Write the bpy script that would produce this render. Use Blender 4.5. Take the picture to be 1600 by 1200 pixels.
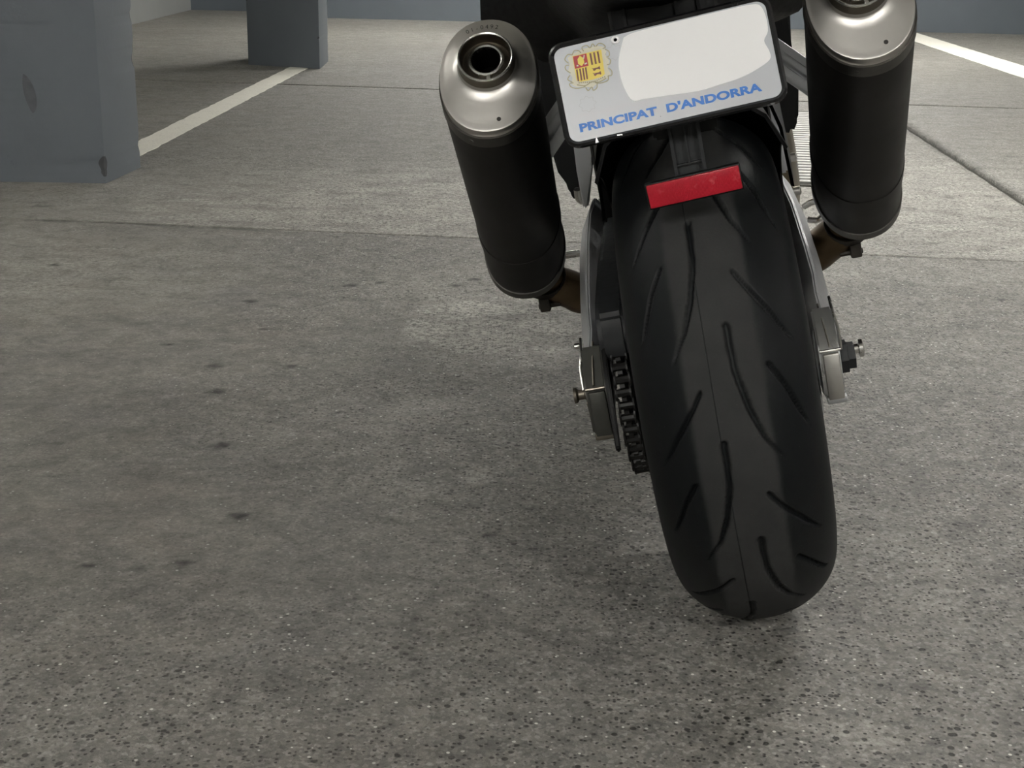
import bpy, bmesh, math, random
import numpy as np
from mathutils import Vector, Matrix, noise as mnoise

for o in list(bpy.data.objects): bpy.data.objects.remove(o)
scene = bpy.context.scene
COL = scene.collection
PI = math.pi

# ------------------------------------------------------------------ camera
F_PX = 2200.0
CAM_H, PITCH, ROLL = 0.8277, 0.3137, math.radians(1.2)
fw = Vector((0, math.cos(PITCH), -math.sin(PITCH)))
r0 = Vector((1, 0, 0)); u0 = Vector((0, math.sin(PITCH), math.cos(PITCH)))
rt = math.cos(ROLL)*r0 + math.sin(ROLL)*u0
upv = -math.sin(ROLL)*r0 + math.cos(ROLL)*u0
cd_ = bpy.data.cameras.new('camera'); cam = bpy.data.objects.new('camera', cd_); COL.objects.link(cam)
cd_.sensor_fit = 'HORIZONTAL'; cd_.sensor_width = 36.0; cd_.lens = 36.0*F_PX/1600.0
cd_.clip_start = 0.02; cd_.clip_end = 100
mw = Matrix.Identity(4)
for i in range(3):
    mw[i][0] = rt[i]; mw[i][1] = upv[i]; mw[i][2] = -fw[i]
mw[2][3] = CAM_H
cam.matrix_world = mw
scene.camera = cam

# ------------------------------------------------------------------ world, exposure
w = bpy.data.worlds.new('world'); scene.world = w; w.use_nodes = True
bg = w.node_tree.nodes['Background']; bg.inputs[0].default_value = (0.9, 0.95, 1.0, 1); bg.inputs[1].default_value = 0.05
vs = scene.view_settings
vs.view_transform = 'Standard'; vs.look = 'None'; vs.gamma = 1.0; vs.use_curve_mapping = False
vs.exposure = 1.25
LAMP_S = 235.0     # emission strength of one fluorescent tube
# (x, y, relative power) of ceiling battens, some added to brighten pillar and floor
LAMPS = [(2.2, 4.6, .62), (-1.5, -2.6, .66), (1.5, -2.0, .45), (2.4, 10.3, .95), (5.2, 1.5, .36), (-.4, 11.4, .62), (-2.4, 2.3, .15)]
CEIL = 2.55

# ------------------------------------------------------------------ helpers
def link(o, parent=None):
    COL.objects.link(o)
    if parent is not None: o.parent = parent
    return o
def tag(o, label=None, cat=None, group=None, kind=None):
    if label: o['label'] = label
    if cat: o['category'] = cat
    if group: o['group'] = group
    if kind: o['kind'] = kind
    return o
def empty(name, loc=(0, 0, 0), rot=(0, 0, 0), parent=None):
    o = bpy.data.objects.new(name, None); o.empty_display_size = .1
    o.location = loc; o.rotation_euler = rot
    return link(o, parent)
def obj(name, bm, mats, parent=None, smooth=35, loc=None):
    me = bpy.data.meshes.new(name)
    bmesh.ops.recalc_face_normals(bm, faces=bm.faces)
    bm.to_mesh(me); bm.free()
    for m in (mats if isinstance(mats, (list, tuple)) else [mats]): me.materials.append(m)
    if smooth:
        me.polygons.foreach_set('use_smooth', [True]*len(me.polygons))
        me.set_sharp_from_angle(angle=math.radians(smooth))
    o = bpy.data.objects.new(name, me)
    if loc: o.location = loc
    return link(o, parent)
def V(*a): return Vector(a)
def box(bm, x0, x1, y0, y1, z0, z1, bev=0, M=None, seg=2):
    vs_ = [bm.verts.new((x, y, z)) for x in (x0, x1) for y in (y0, y1) for z in (z0, z1)]
    fs = []
    for q in ((0,1,3,2),(4,6,7,5),(0,4,5,1),(2,3,7,6),(0,2,6,4),(1,5,7,3)):
        fs.append(bm.faces.new([vs_[i] for i in q]))
    if bev:
        es = list({e for f in fs for e in f.edges})
        r = bmesh.ops.bevel(bm, geom=es, offset=bev, segments=seg, affect='EDGES', profile=.5)
        vs_ = list({v for f in r['faces'] for v in f.verts} | {v for v in vs_ if v.is_valid})
    if M is not None: bmesh.ops.transform(bm, matrix=M, verts=[v for v in vs_ if v.is_valid])
    return vs_
def loft(bm, rings, cap=True, closed=True, mi=0):
    vr = [[bm.verts.new(p) for p in r] for r in rings]
    n = len(vr[0])
    for a, b in zip(vr[:-1], vr[1:]):
        for i in range(n if closed else n-1):
            j = (i+1) % n
            f = bm.faces.new((a[i], a[j], b[j], b[i])); f.material_index = mi
    if cap and closed:
        f = bm.faces.new(vr[0][::-1]); f.material_index = mi
        f = bm.faces.new(vr[-1]); f.material_index = mi
    return vr
def frames(pts):
    pts = [Vector(p) for p in pts]; out = []; up = None
    for i, p in enumerate(pts):
        t = (pts[min(i+1, len(pts)-1)] - pts[max(i-1, 0)]).normalized()
        if up is None:
            up = Vector((0, 0, 1)) if abs(t.z) < .9 else Vector((0, 1, 0))
        s = t.cross(up).normalized(); up = s.cross(t).normalized()
        out.append((p, s, up, t))
    return out
def smooth_path(pts, n=6):
    pts = [Vector(p) for p in pts]; res = []
    for i in range(len(pts)-1):
        a = pts[max(i-1, 0)]; b = pts[i]; c = pts[i+1]; d = pts[min(i+2, len(pts)-1)]
        for k in range(n):
            t = k/n
            res.append(.5*((2*b)+(c-a)*t+(2*a-5*b+4*c-d)*t*t+(3*b-a-3*c+d)*t**3))
    res.append(pts[-1]); return res
def tube(bm, pts, rad, n=16, cap=True, sq=1.0, mi=0):
    fr = frames(pts); m = len(fr)
    rings = []
    for i, (p, s, u, t) in enumerate(fr):
        r = rad if not isinstance(rad, (list, tuple)) else rad[0]+(rad[-1]-rad[0])*i/(m-1) if len(rad) == 2 else rad[i]
        rings.append([p + s*r*math.cos(2*PI*k/n) + u*r*sq*math.sin(2*PI*k/n) for k in range(n)])
    return loft(bm, rings, cap, mi=mi)
def lathe(bm, prof, org, ax, n=32, ref=None, mi=0, closed_profile=False):
    """prof: list of (radius, t along ax)"""
    ax = Vector(ax).normalized(); org = Vector(org)
    ref = Vector(ref) if ref else (Vector((0, 0, 1)) if abs(ax.z) < .9 else Vector((1, 0, 0)))
    s = ax.cross(ref).normalized(); u = s.cross(ax)
    rings = [[org+ax*t+(s*math.cos(2*PI*k/n)+u*math.sin(2*PI*k/n))*max(r, 1e-5) for k in range(n)] for r, t in prof]
    if closed_profile: rings.append(rings[0])
    return loft(bm, rings, cap=not closed_profile, mi=mi)
def prism(bm, poly, axis, a, b, bev=0):
    """poly in the two other axes (in order xyz), extruded from a to b along axis"""
    def P(p, h):
        return {'x': (h, p[0], p[1]), 'y': (p[0], h, p[1]), 'z': (p[0], p[1], h)}[axis]
    r0_ = [bm.verts.new(P(p, a)) for p in poly]; r1_ = [bm.verts.new(P(p, b)) for p in poly]
    n = len(poly); fs = []
    for i in range(n):
        j = (i+1) % n; fs.append(bm.faces.new((r0_[i], r0_[j], r1_[j], r1_[i])))
    fs.append(bm.faces.new(r0_[::-1])); fs.append(bm.faces.new(r1_))
    if bev:
        bmesh.ops.bevel(bm, geom=list({e for f in fs for e in f.edges}), offset=bev, segments=2, affect='EDGES')
def rrect(w_, h_, r, n=6):
    pts = []
    for cx, cy, a0 in ((w_/2-r, h_/2-r, 0), (-w_/2+r, h_/2-r, PI/2), (-w_/2+r, -h_/2+r, PI), (w_/2-r, -h_/2+r, 1.5*PI)):
        for k in range(n+1):
            a = a0+PI/2*k/n; pts.append((cx+r*math.cos(a), cy+r*math.sin(a)))
    return pts
def sstep(a, b, x):
    t = np.clip((x-a)/(b-a), 0, 1); return t*t*(3-2*t)

# ------------------------------------------------------------------ materials
class NT:
    def __init__(s, name):
        s.m = bpy.data.materials.new(name); s.m.use_nodes = True; s.t = s.m.node_tree; s.n = s.t.nodes
        s.b = s.n['Principled BSDF']
    def new(s, ty, **kw):
        nd = s.n.new(ty)
        for k, v in kw.items(): setattr(nd, k, v)
        return nd
    def set(s, sock, v):
        if isinstance(v, bpy.types.NodeSocket): s.t.links.new(v, sock)
        elif v is not None: sock.default_value = v
    def coord(s, which='Object'):
        return s.new('ShaderNodeTexCoord').outputs[which]
    def mapping(s, vec, scale=(1, 1, 1), loc=(0, 0, 0), rot=(0, 0, 0)):
        nd = s.new('ShaderNodeMapping'); s.set(nd.inputs[0], vec)
        nd.inputs[1].default_value = loc; nd.inputs[2].default_value = rot; nd.inputs[3].default_value = scale
        return nd.outputs[0]
    def noise(s, vec, scale, detail=4, rough=.55, dist=0, out=0):
        nd = s.new('ShaderNodeTexNoise'); s.set(nd.inputs['Vector'], vec); nd.inputs['Scale'].default_value = scale
        nd.inputs['Detail'].default_value = detail; nd.inputs['Roughness'].default_value = rough; nd.inputs['Distortion'].default_value = dist
        return nd.outputs[out]
    def voro(s, vec, scale, feature='F1', out='Distance', rnd=1.0):
        nd = s.new('ShaderNodeTexVoronoi', feature=feature); s.set(nd.inputs['Vector'], vec); nd.inputs['Scale'].default_value = scale
        nd.inputs['Randomness'].default_value = rnd
        return nd.outputs[out]
    def ramp(s, v, stops, interp='LINEAR'):
        nd = s.new('ShaderNodeValToRGB'); nd.color_ramp.interpolation = interp
        els = nd.color_ramp.elements
        while len(els) < len(stops): els.new(.5)
        for e, (p, c) in zip(els, stops):
            e.position = p; e.color = (c, c, c, 1) if not isinstance(c, (tuple, list)) else (*c, 1)
        s.set(nd.inputs[0], v); return nd.outputs[0]
    def math(s, op, a, b=None, c=None, clamp=False):
        nd = s.new('ShaderNodeMath', operation=op); nd.use_clamp = clamp
        s.set(nd.inputs[0], a)
        if b is not None: s.set(nd.inputs[1], b)
        if c is not None: s.set(nd.inputs[2], c)
        return nd.outputs[0]
    def mix(s, f, a, b, mode='MIX'):
        nd = s.new('ShaderNodeMix', data_type='RGBA', blend_type=mode)
        s.set(nd.inputs[0], f)
        for k, v in ((6, a), (7, b)):
            s.set(nd.inputs[k], (*v, 1) if isinstance(v, tuple) and len(v) == 3 else v)
        return nd.outputs[2]
    def attr(s, name):
        return s.new('ShaderNodeAttribute', attribute_name=name).outputs['Fac']
    def bump(s, h, strength=.3, dist=.001, prev=None):
        nd = s.new('ShaderNodeBump'); nd.inputs['Strength'].default_value = strength; nd.inputs['Distance'].default_value = dist
        s.set(nd.inputs['Height'], h)
        if prev is not None: s.set(nd.inputs['Normal'], prev)
        return nd.outputs[0]
def simple(name, col, rough=.5, metal=0., var=.15, scale=60, bump=0., bdist=.0004, coat=0, spec=None, rvar=.12):
    t = NT(name); c = t.coord()
    n = t.noise(c, scale, 5)
    t.set(t.b.inputs['Base Color'], t.mix(n, tuple(x*(1-var) for x in col), tuple(min(1, x*(1+var)) for x in col)))
    n2 = t.noise(c, scale*.37, 4)
    t.set(t.b.inputs['Roughness'], t.math('MULTIPLY_ADD', n2, 2*rvar, rough-rvar))
    t.b.inputs['Metallic'].default_value = metal
    if coat: t.b.inputs['Coat Weight'].default_value = coat
    if spec is not None: t.b.inputs['Specular IOR Level'].default_value = spec
    if bump: t.set(t.b.inputs['Normal'], t.bump(n, bump, bdist))
    return t.m

M = {}
M['black_plastic'] = simple('black plastic', (.0035, .0037, .004), .5, bump=.25, scale=300, bdist=.0002, spec=.22)
M['grey_plastic'] = simple('dark grey plastic', (.015, .0165, .018), .55, bump=.2, scale=300, bdist=.0002, spec=.4)
M['gloss_black'] = simple('gloss black paint', (.006, .006, .007), .3, coat=.3)
M['sleeve'] = simple('black muffler sleeve', (.0085, .0075, .0063), .5, var=.35, scale=25, bump=.08, spec=.32)
M['dark_band'] = simple('dark steel band', (.15, .145, .135), .42, 1.0, var=.2)
M['steel'] = simple('brushed steel', (.60, .585, .555), .40, 1.0, var=.1, scale=40, rvar=.08)
M['bright_steel'] = simple('bright worn steel', (.68, .67, .64), .25, 1.0, var=.15, scale=90)
M['soot_steel'] = simple('sooty steel', (.20, .18, .15), .4, 1.0, var=.35, scale=50)
M['alu'] = simple('polished aluminium', (.66, .67, .68), .3, 1.0, var=.1, scale=50, rvar=.1)
M['cast_alu'] = simple('cast aluminium', (.55, .56, .57), .45, .85, var=.15, scale=120, bump=.15)
M['satin_alu'] = simple('satin aluminium', (.62, .63, .65), .42, .45, var=.08, scale=60)
M['dull_alu'] = simple('dark dull aluminium', (.07, .07, .062), .5, .6, var=.25, scale=80)
M['clamp'] = simple('rusty dark clamp', (.03, .025, .02), .5, .5, var=.3)
M['bronze'] = simple('heat tinted pipe', (.115, .080, .045), .42, .9, var=.4, scale=18)
M['cover'] = simple('bronze engine cover', (.20, .17, .12), .4, .9, var=.3, scale=40)
M['chain'] = simple('oily chain steel', (.006, .0055, .005), .5, .2, var=.5, scale=200)
M['hole'] = simple('soot', (.002, .002, .002), .95, spec=.05)
M['red'] = None
M['paint_black_frame'] = simple('black plate frame', (.008, .008, .009), .28, coat=.4)
M['rubber_black'] = simple('black rubber', (.010, .011, .012), .65, scale=120, bump=.15, spec=.3)
M['seat'] = simple('seat vinyl', (.012, .012, .012), .6, bump=.3, scale=500)
M['yellow'] = simple('yellow print', (.80, .62, .10), .45, var=.03)
M['emblem_red'] = simple('red print', (.42, .02, .025), .45, var=.05)
M['dark_red'] = simple('dark red print', (.16, .045, .03), .45, var=.05)
M['blue_print'] = simple('blue print', (.006, .15, .56), .4, var=.05)
M['gold_line'] = simple('khaki print', (.36, .33, .20), .5, var=.3, scale=900)
M['cream'] = simple('cream print', (.66, .63, .50), .5, var=.08)
M['white_patch'] = simple('flat white', (.96, .96, .96), .5, var=.01)
M['grey_print'] = simple('grey print', (.40, .41, .43), .4, var=.05)
M['stamp'] = simple('stamped marking', (.03, .028, .025), .6, var=.1)
M['lamp_white'] = simple('white lamp housing', (.75, .75, .73), .4)

def m_plate():
    t = NT('reflective plate'); c = t.coord()
    n = t.noise(c, 900, 2); n2 = t.noise(c, 12, 3)
    sp = t.ramp(t.voro(c, 55), [(.035, 1), (.05, 0)])
    col = t.mix(n2, (.46, .485, .52), (.51, .53, .56)); col = t.mix(t.math('MULTIPLY', n, .12), col, (.38, .4, .44))
    col = t.mix(sp, col, (.12, .12, .13))
    t.set(t.b.inputs['Base Color'], col); t.b.inputs['Roughness'].default_value = .32
    return t.m
M['plate'] = m_plate()
def m_red():
    t = NT('red reflector lens'); c = t.coord()
    w_ = t.new('ShaderNodeTexWave', wave_type='BANDS', bands_direction='X'); t.set(w_.inputs[0], c); w_.inputs['Scale'].default_value = 260
    n = t.noise(c, 250, 3); n2 = t.noise(c, 70, 3)
    col = t.mix(n, (.26, .002, .010), (.44, .006, .02)); col = t.mix(t.math('MULTIPLY', w_.outputs[1], .35), col, (.5, .03, .05))
    col = t.mix(t.ramp(n2, [(.62, 0), (.75, .5)]), col, (.6, .12, .13))
    t.set(t.b.inputs['Base Color'], col); t.b.inputs['Roughness'].default_value = .25
    t.set(t.b.inputs['Normal'], t.bump(t.math('ADD', w_.outputs[1], n), .25, .0006)); t.b.inputs['Coat Weight'].default_value = .1; t.b.inputs['Specular IOR Level'].default_value = .3
    return t.m
M['red'] = m_red()
def m_tyre():
    t = NT('tyre rubber'); c = t.coord(); wr = t.attr('wear')
    n = t.noise(c, 35, 5); n2 = t.noise(c, 420, 3); n3 = t.noise(c, 7, 4)
    worn = t.mix(n, (.024, .0245, .0245), (.039, .039, .0385)); worn = t.mix(t.math('MULTIPLY', n2, .4), worn, (.02, .02, .02))
    fresh = t.mix(n3, (.0035, .0045, .0052), (.0060, .0070, .0078))
    f = t.math('MULTIPLY', wr, t.ramp(n3, [(.2, .75), (.6, 1)]))
    dust = t.ramp(t.voro(c, 240), [(.03, 1), (.06, 0)]); dsel = t.ramp(t.noise(c, 90, 1), [(.62, 0), (.66, 1)])
    col = t.mix(f, fresh, worn); col = t.mix(t.math('MULTIPLY', t.math('MULTIPLY', dust, dsel), .6), col, (.25, .25, .24))
    t.set(t.b.inputs['Base Color'], col)
    t.set(t.b.inputs['Roughness'], t.math('MULTIPLY_ADD', wr, .22, .52))
    t.b.inputs['Specular IOR Level'].default_value = .2
    t.set(t.b.inputs['Normal'], t.bump(n2, .25, .0006))
    return t.m
M['tyre'] = m_tyre()

def m_concrete():
    t = NT('worn garage concrete'); c = t.coord()
    light = t.attr('laitance'); spot = t.attr('spots'); expo = t.attr('exposed'); crack = t.attr('crack')
    big = t.noise(c, .9, 5, .6); mid = t.noise(c, 5.5, 5, .6, .3); fine = t.noise(c, 60, 5, .65)
    grain = t.noise(c, 330, 3, .7)
    st = t.noise(t.mapping(c, (1.0, 3.2, 1)), 4.0, 6, .7, .5)
    col = t.mix(t.ramp(big, [(.3, 0), (.7, 1)]), (.185, .177, .154), (.250, .238, .206))
    col = t.mix(t.ramp(mid, [(.35, 0), (.7, 1)]), col, (.215, .208, .190))
    tint = t.noise(c, 2.6, 4, .6, .4, out=1); tsep = t.new('ShaderNodeSeparateColor'); t.set(tsep.inputs[0], tint)
    col = t.mix(t.ramp(tsep.outputs[0], [(.52, 0), (.66, .5)]), col, (.165, .160, .165))
    col = t.mix(t.ramp(tsep.outputs[1], [(.52, 0), (.66, .5)]), col, (.225, .195, .165))
    col = t.mix(t.math('MULTIPLY', t.ramp(st, [(.50, 0), (.66, 1)]), .55), col, (.100, .097, .088))
    # exposed sand and stones
    def cells(sc, ch, stops):
        sp = t.new('ShaderNodeSeparateColor'); t.set(sp.inputs[0], t.voro(c, sc, out='Color')); return t.ramp(sp.outputs[ch], stops), sp.outputs[ch]
    agg, h1 = cells(230, 0, [(0, (.030, .030, .029)), (.25, (.105, .102, .094)), (.7, (.22, .212, .19)), (1, (.52, .51, .47))])
    agg2, h2 = cells(120, 1, [(0, (.05, .049, .047)), (.3, (.15, .143, .135)), (.7, (.22, .208, .18)), (1, (.42, .41, .37))])
    agg3, h3 = cells(42, 2, [(0, (.11, .108, .108)), (.5, (.19, .18, .165)), (1, (.27, .25, .22))])
    agg = t.mix(.42, agg, agg2); agg = t.mix(.26, agg, agg3)
    f = t.math('MULTIPLY_ADD', expo, .62, .28)
    col = t.mix(f, col, agg)
    col = t.mix(t.math('MULTIPLY', t.ramp(grain, [(.35, 0), (.7, 1)]), .36), col, (.085, .083, .076))
    # laitance and pale scuffs
    mot = t.noise(c, 15, 5, .78, .6)
    col = t.mix(1.0, col, t.ramp(mot, [(.30, .62), (.5, .98), (.70, 1.28)]), 'MULTIPLY')
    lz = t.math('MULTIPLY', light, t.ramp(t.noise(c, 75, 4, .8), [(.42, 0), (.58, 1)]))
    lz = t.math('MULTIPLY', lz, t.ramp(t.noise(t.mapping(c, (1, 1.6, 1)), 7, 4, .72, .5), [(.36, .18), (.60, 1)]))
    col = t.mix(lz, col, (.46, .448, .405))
    # pits (black), quartz (white)
    def dots(sc, ch, r0_, r1_, sel):
        vd = t.voro(c, sc); sp = t.new('ShaderNodeSeparateColor'); t.set(sp.inputs[0], vd.node.outputs['Color'])
        return t.math('MULTIPLY', t.ramp(vd, [(r0_, 1), (r1_, 0)]), t.ramp(sp.outputs[ch], [(sel, 0), (sel+.01, 1)]))
    pit = t.math('MAXIMUM', dots(170, 0, .26, .38, .66), dots(78, 1, .22, .32, .82))
    pit = t.math('MULTIPLY', pit, t.math('MULTIPLY_ADD', expo, .8, .2))
    col = t.mix(t.math('MULTIPLY', pit, .9), col, (.014, .014, .012))
    qz = t.math('MAXIMUM', dots(150, 1, .18, .26, .965), dots(85, 2, .13, .2, .975)); qz = t.math('MULTIPLY', qz, t.math('MULTIPLY_ADD', expo, .7, .3))
    col = t.mix(qz, col, (.78, .77, .71))
    # oil and rubber spots, old crack
    col = t.mix(t.math('MULTIPLY', spot, t.ramp(fine, [(.2, .6), (.55, 1)])), col, (.022, .021, .019))
    col = t.mix(t.math('MULTIPLY', crack, t.ramp(t.noise(c, 14, 4, .8), [(.4, .15), (.55, 1)])), col, (.05, .048, .042))
    t.set(t.b.inputs['Base Color'], col)
    t.set(t.b.inputs['Roughness'], t.math('MULTIPLY_ADD', fine, .25, .55))
    t.b.inputs['Specular IOR Level'].default_value = .4
    h = t.math('SUBTRACT', t.math('ADD', t.math('MULTIPLY', grain, .6), t.math('MULTIPLY', t.math('ADD', h1, h2), .4)), t.math('MULTIPLY', pit, 1.6))
    b1 = t.bump(h, .7, .0013)
    b2 = t.bump(t.math('ADD', fine, mid), .35, .004, b1)
    t.set(t.b.inputs['Normal'], b2)
    return t.m
M['concrete'] = m_concrete()
M['joint_dirt'] = simple('joint dirt', (.035, .034, .026), .9, var=.5, scale=70, bump=.5, bdist=.003)
def m_wallpaint(name, col, scuff=.5):
    t = NT(name); c = t.coord()
    n = t.noise(c, 3, 5); n2 = t.noise(c, 45, 5, .65); ch = t.ramp(t.noise(c, 9, 6, .75), [(.66, 0), (.72, 1)])
    cc = t.mix(n, tuple(x*.9 for x in col), tuple(x*1.08 for x in col))
    cc = t.mix(t.math('MULTIPLY', ch, scuff), cc, tuple(x*.45 for x in col))
    t.set(t.b.inputs['Base Color'], cc); t.b.inputs['Roughness'].default_value = .55; t.b.inputs['Specular IOR Level'].default_value = .3
    t.set(t.b.inputs['Normal'], t.bump(n2, .3, .002))
    return t.m
M['pillar'] = m_wallpaint('grey pillar paint', (.130, .146, .162))
M['wall'] = m_wallpaint('blue grey wall paint', (.100, .116, .130), .4)
M['wall_pale'] = m_wallpaint('pale grey wall paint', (.27, .28, .27), .3)
M['ceiling'] = simple('ceiling concrete', (.72, .72, .69), .8, var=.1, scale=3)
M['chipped'] = simple('chipped dirty edge', (.055, .058, .060), .8, var=.4, scale=60, bump=.4, bdist=.002)
M['scuff'] = simple('dark rubber scuff', (.082, .090, .098), .6, var=.3)
def m_line():
    t = NT('worn white line paint'); c = t.coord()
    n = t.noise(c, 120, 5, .7); n2 = t.noise(c, 14, 4, .7)
    wf = t.math('MULTIPLY', t.ramp(n, [(.45, 0), (.62, 1)]), t.ramp(n2, [(.4, .15), (.7, .75)]))
    t.set(t.b.inputs['Base Color'], t.mix(wf, (.88, .86, .77), (.55, .53, .47))); t.b.inputs['Roughness'].default_value = .65
    t.set(t.b.inputs['Normal'], t.bump(n, .3, .001))
    return t.m
M['line'] = m_line()
M['grate_bar'] = simple('galvanised bar', (.33, .33, .315), .55, .2, var=.15, scale=40)

# ------------------------------------------------------------------ setting: floor
def vnoise(x, y, seed):
    """smooth 2-d value noise in numpy"""
    rg = np.random.default_rng(seed); T = rg.random((256, 256))
    xi = np.floor(x).astype(int); yi = np.floor(y).astype(int); fx = x-xi; fy = y-yi
    fx = fx*fx*(3-2*fx); fy = fy*fy*(3-2*fy)
    g_ = lambda i, j: T[i % 256, j % 256]
    return (g_(xi, yi)*(1-fx)+g_(xi+1, yi)*fx)*(1-fy)+(g_(xi, yi+1)*(1-fx)+g_(xi+1, yi+1)*fx)*fy
def fbm(x, y, seed, o=4):
    s = 0; a = .5
    for k in range(o): s = s+a*vnoise(x*2**k, y*2**k, seed+k); a *= .55
    return s/1.0
# oil and rubber spots on the concrete: x, y, radius in metres
SPOTS = [(-0.582,2.625,.013),(-0.547,2.468,.0145),(-0.433,2.632,.0102),(-0.605,3.124,.0135),(-0.536,2.896,.0083),(-0.704,2.767,.0074),(-0.393,3.293,.0155),(-0.323,3.332,.0118),(-0.14,3.315,.0124),(-0.097,3.378,.0142),(-0.037,3.396,.0111),(-0.063,3.278,.0069),(-0.481,2.188,.0141),(-0.395,1.901,.0125),(-0.564,1.719,.0081),(-1.152,3.44,.011),(-0.753,2.184,.0067),(1.172,3.289,.0114),(-0.029,1.851,.0092),(-0.441,1.735,.0099),(-0.307,2.371,.0081),(0.774,3.139,.0076),(1.188,3.925,.0095),(1.311,3.853,.0094),(-0.38,2.095,.0073),(-0.678,3.123,.006),(-0.496,1.713,.0089),(-1.429,4.192,.0164),(-1.457,4.179,.0123),(0.964,3.23,.0095),(0.088,1.431,.009),(0.155,1.444,.0084),(0.22,1.348,.0094),(-0.112,1.456,.0076),(0.477,1.444,.0079),(0.665,1.739,.012),(0.389,1.462,.0086)]
def tj2(x): return 3.843-.103*x+.02*np.sin(x*5)*0
def tj1(x): return 7.54-.106*x
def lj(y): return 1.42+.052*y
floor = None
def floor_attrs(x, y):
    spots = np.zeros_like(x)
    for k, (sx, sy, r) in enumerate(SPOTS):
        d = np.hypot((x-sx)/1.25, (y-sy)/1.15)+.006*(vnoise(x*90, y*90, 40+k)-.5)
        st = 1.0 if k < 20 else .6
        spots = np.maximum(spots, st*(1-sstep(r*.6, r*1.2, d)))
    a = fbm(x*2.2, y*2.2, 3); b = fbm(x*7, y*7, 11)
    def blob(cx, cy, rx, ry, soft=.5): return 1-sstep(1-soft, 1+soft, np.hypot((x-cx)/rx, (y-cy)/ry)+(b-.5)*.9)
    far = sstep(-.01, .01, y-tj2(x))
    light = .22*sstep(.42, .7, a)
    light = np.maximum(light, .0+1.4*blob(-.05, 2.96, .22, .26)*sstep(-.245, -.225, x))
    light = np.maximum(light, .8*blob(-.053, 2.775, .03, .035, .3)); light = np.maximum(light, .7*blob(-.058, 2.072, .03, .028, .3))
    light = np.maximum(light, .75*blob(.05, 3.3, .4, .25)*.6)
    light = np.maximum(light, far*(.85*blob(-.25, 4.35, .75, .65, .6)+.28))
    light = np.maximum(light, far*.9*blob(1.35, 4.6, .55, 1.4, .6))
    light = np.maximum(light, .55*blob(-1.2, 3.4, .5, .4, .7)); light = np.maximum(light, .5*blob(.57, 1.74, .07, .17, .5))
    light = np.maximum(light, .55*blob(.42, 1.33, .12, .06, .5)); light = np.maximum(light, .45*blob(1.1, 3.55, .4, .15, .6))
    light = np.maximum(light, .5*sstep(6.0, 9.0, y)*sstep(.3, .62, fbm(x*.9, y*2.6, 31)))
    expo = sstep(-1.0, .1, x-.25*(2.6-y)+1.1*(a-.5))*(1-.35*sstep(4.5, 7, y))
    expo = np.maximum(expo, .75*(1-sstep(1.3, 1.9, y)))
    cr = (1-sstep(.003, .016, np.abs(y-tj2(x)-.05*(fbm(x*6, x*0+.3, 77)-.5))))*np.clip(.06+.9*sstep(-1.42, -1.3, x)*(1-sstep(-.75, -.6, x))+.5*sstep(-.3, -.2, x)*(1-sstep(0, .1, x))+.9*sstep(.8, .9, x)*(1-sstep(1.0, 1.2, x)), 0, 1)
    return light, spots, expo, cr
def graded(lo, hi, f0, f1, fine, coarse):
    out = []; x = lo
    while x < hi-1e-6:
        out.append(x)
        d = max(f0-x, x-f1, 0)
        st = min(coarse, fine+d*.35)
        x += st
    out.append(hi); return np.array(out)
def make_slab(name, X, Y, parent):
    nr, nc = X.shape
    verts = np.stack([X, Y, np.zeros_like(X)], -1).reshape(-1, 3)
    idx = np.arange(nr*nc).reshape(nr, nc)
    quads = np.stack([idx[:-1, :-1], idx[:-1, 1:], idx[1:, 1:], idx[1:, :-1]], -1).reshape(-1, 4)
    # skirt
    ring = np.concatenate([idx[0, :], idx[1:, -1], idx[-1, -2::-1], idx[-2:0:-1, 0]])
    low = verts[ring].copy(); low[:, 2] = -.03
    base = len(verts); n = len(ring)
    sk = np.stack([ring, np.arange(n)+base, np.roll(np.arange(n), -1)+base, np.roll(ring, -1)], -1)
    allv = np.concatenate([verts, low]); allq = np.concatenate([quads, sk])
    me = bpy.data.meshes.new(name)
    me.vertices.add(len(allv)); me.vertices.foreach_set('co', allv.ravel())
    me.loops.add(len(allq)*4); me.loops.foreach_set('vertex_index', allq.ravel().astype(np.int32))
    me.polygons.add(len(allq)); me.polygons.foreach_set('loop_start', np.arange(len(allq), dtype=np.int32)*4)
    me.update(calc_edges=True); me.validate()
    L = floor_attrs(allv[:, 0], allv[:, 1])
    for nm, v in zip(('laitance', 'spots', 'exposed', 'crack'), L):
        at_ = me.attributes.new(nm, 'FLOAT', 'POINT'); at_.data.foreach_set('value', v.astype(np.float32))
    me.materials.append(M['concrete'])
    return link(bpy.data.objects.new(name, me), parent)
XL, XR, YB, YF = -3.25, 8.0, -5.0, 14.4
fb = bmesh.new(); box(fb, XL, XR, YB, YF, -.12, -.014)
floor = obj('floor', fb, M['joint_dirt'], smooth=0); tag(floor, kind='structure')
GAP = .026
def lin(n): return np.linspace(0, 1, n)
def wob(v, seed, amp=.004): return amp*(fbm(v*11, v*0+.37, seed)-.5)*2
# near slab, full width, up to the old joint
xs = graded(XL, XR, -1.5, 1.5, .011, .5); ysn = graded(YB, 3.85, 1.15, 4.2, .013, .5)
T = (ysn-YB)/(3.85-YB); X, TT = np.meshgrid(xs, T); Y = YB+(tj2(X)-YB)*TT
make_slab('floor_slab', X, Y, floor)
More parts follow.
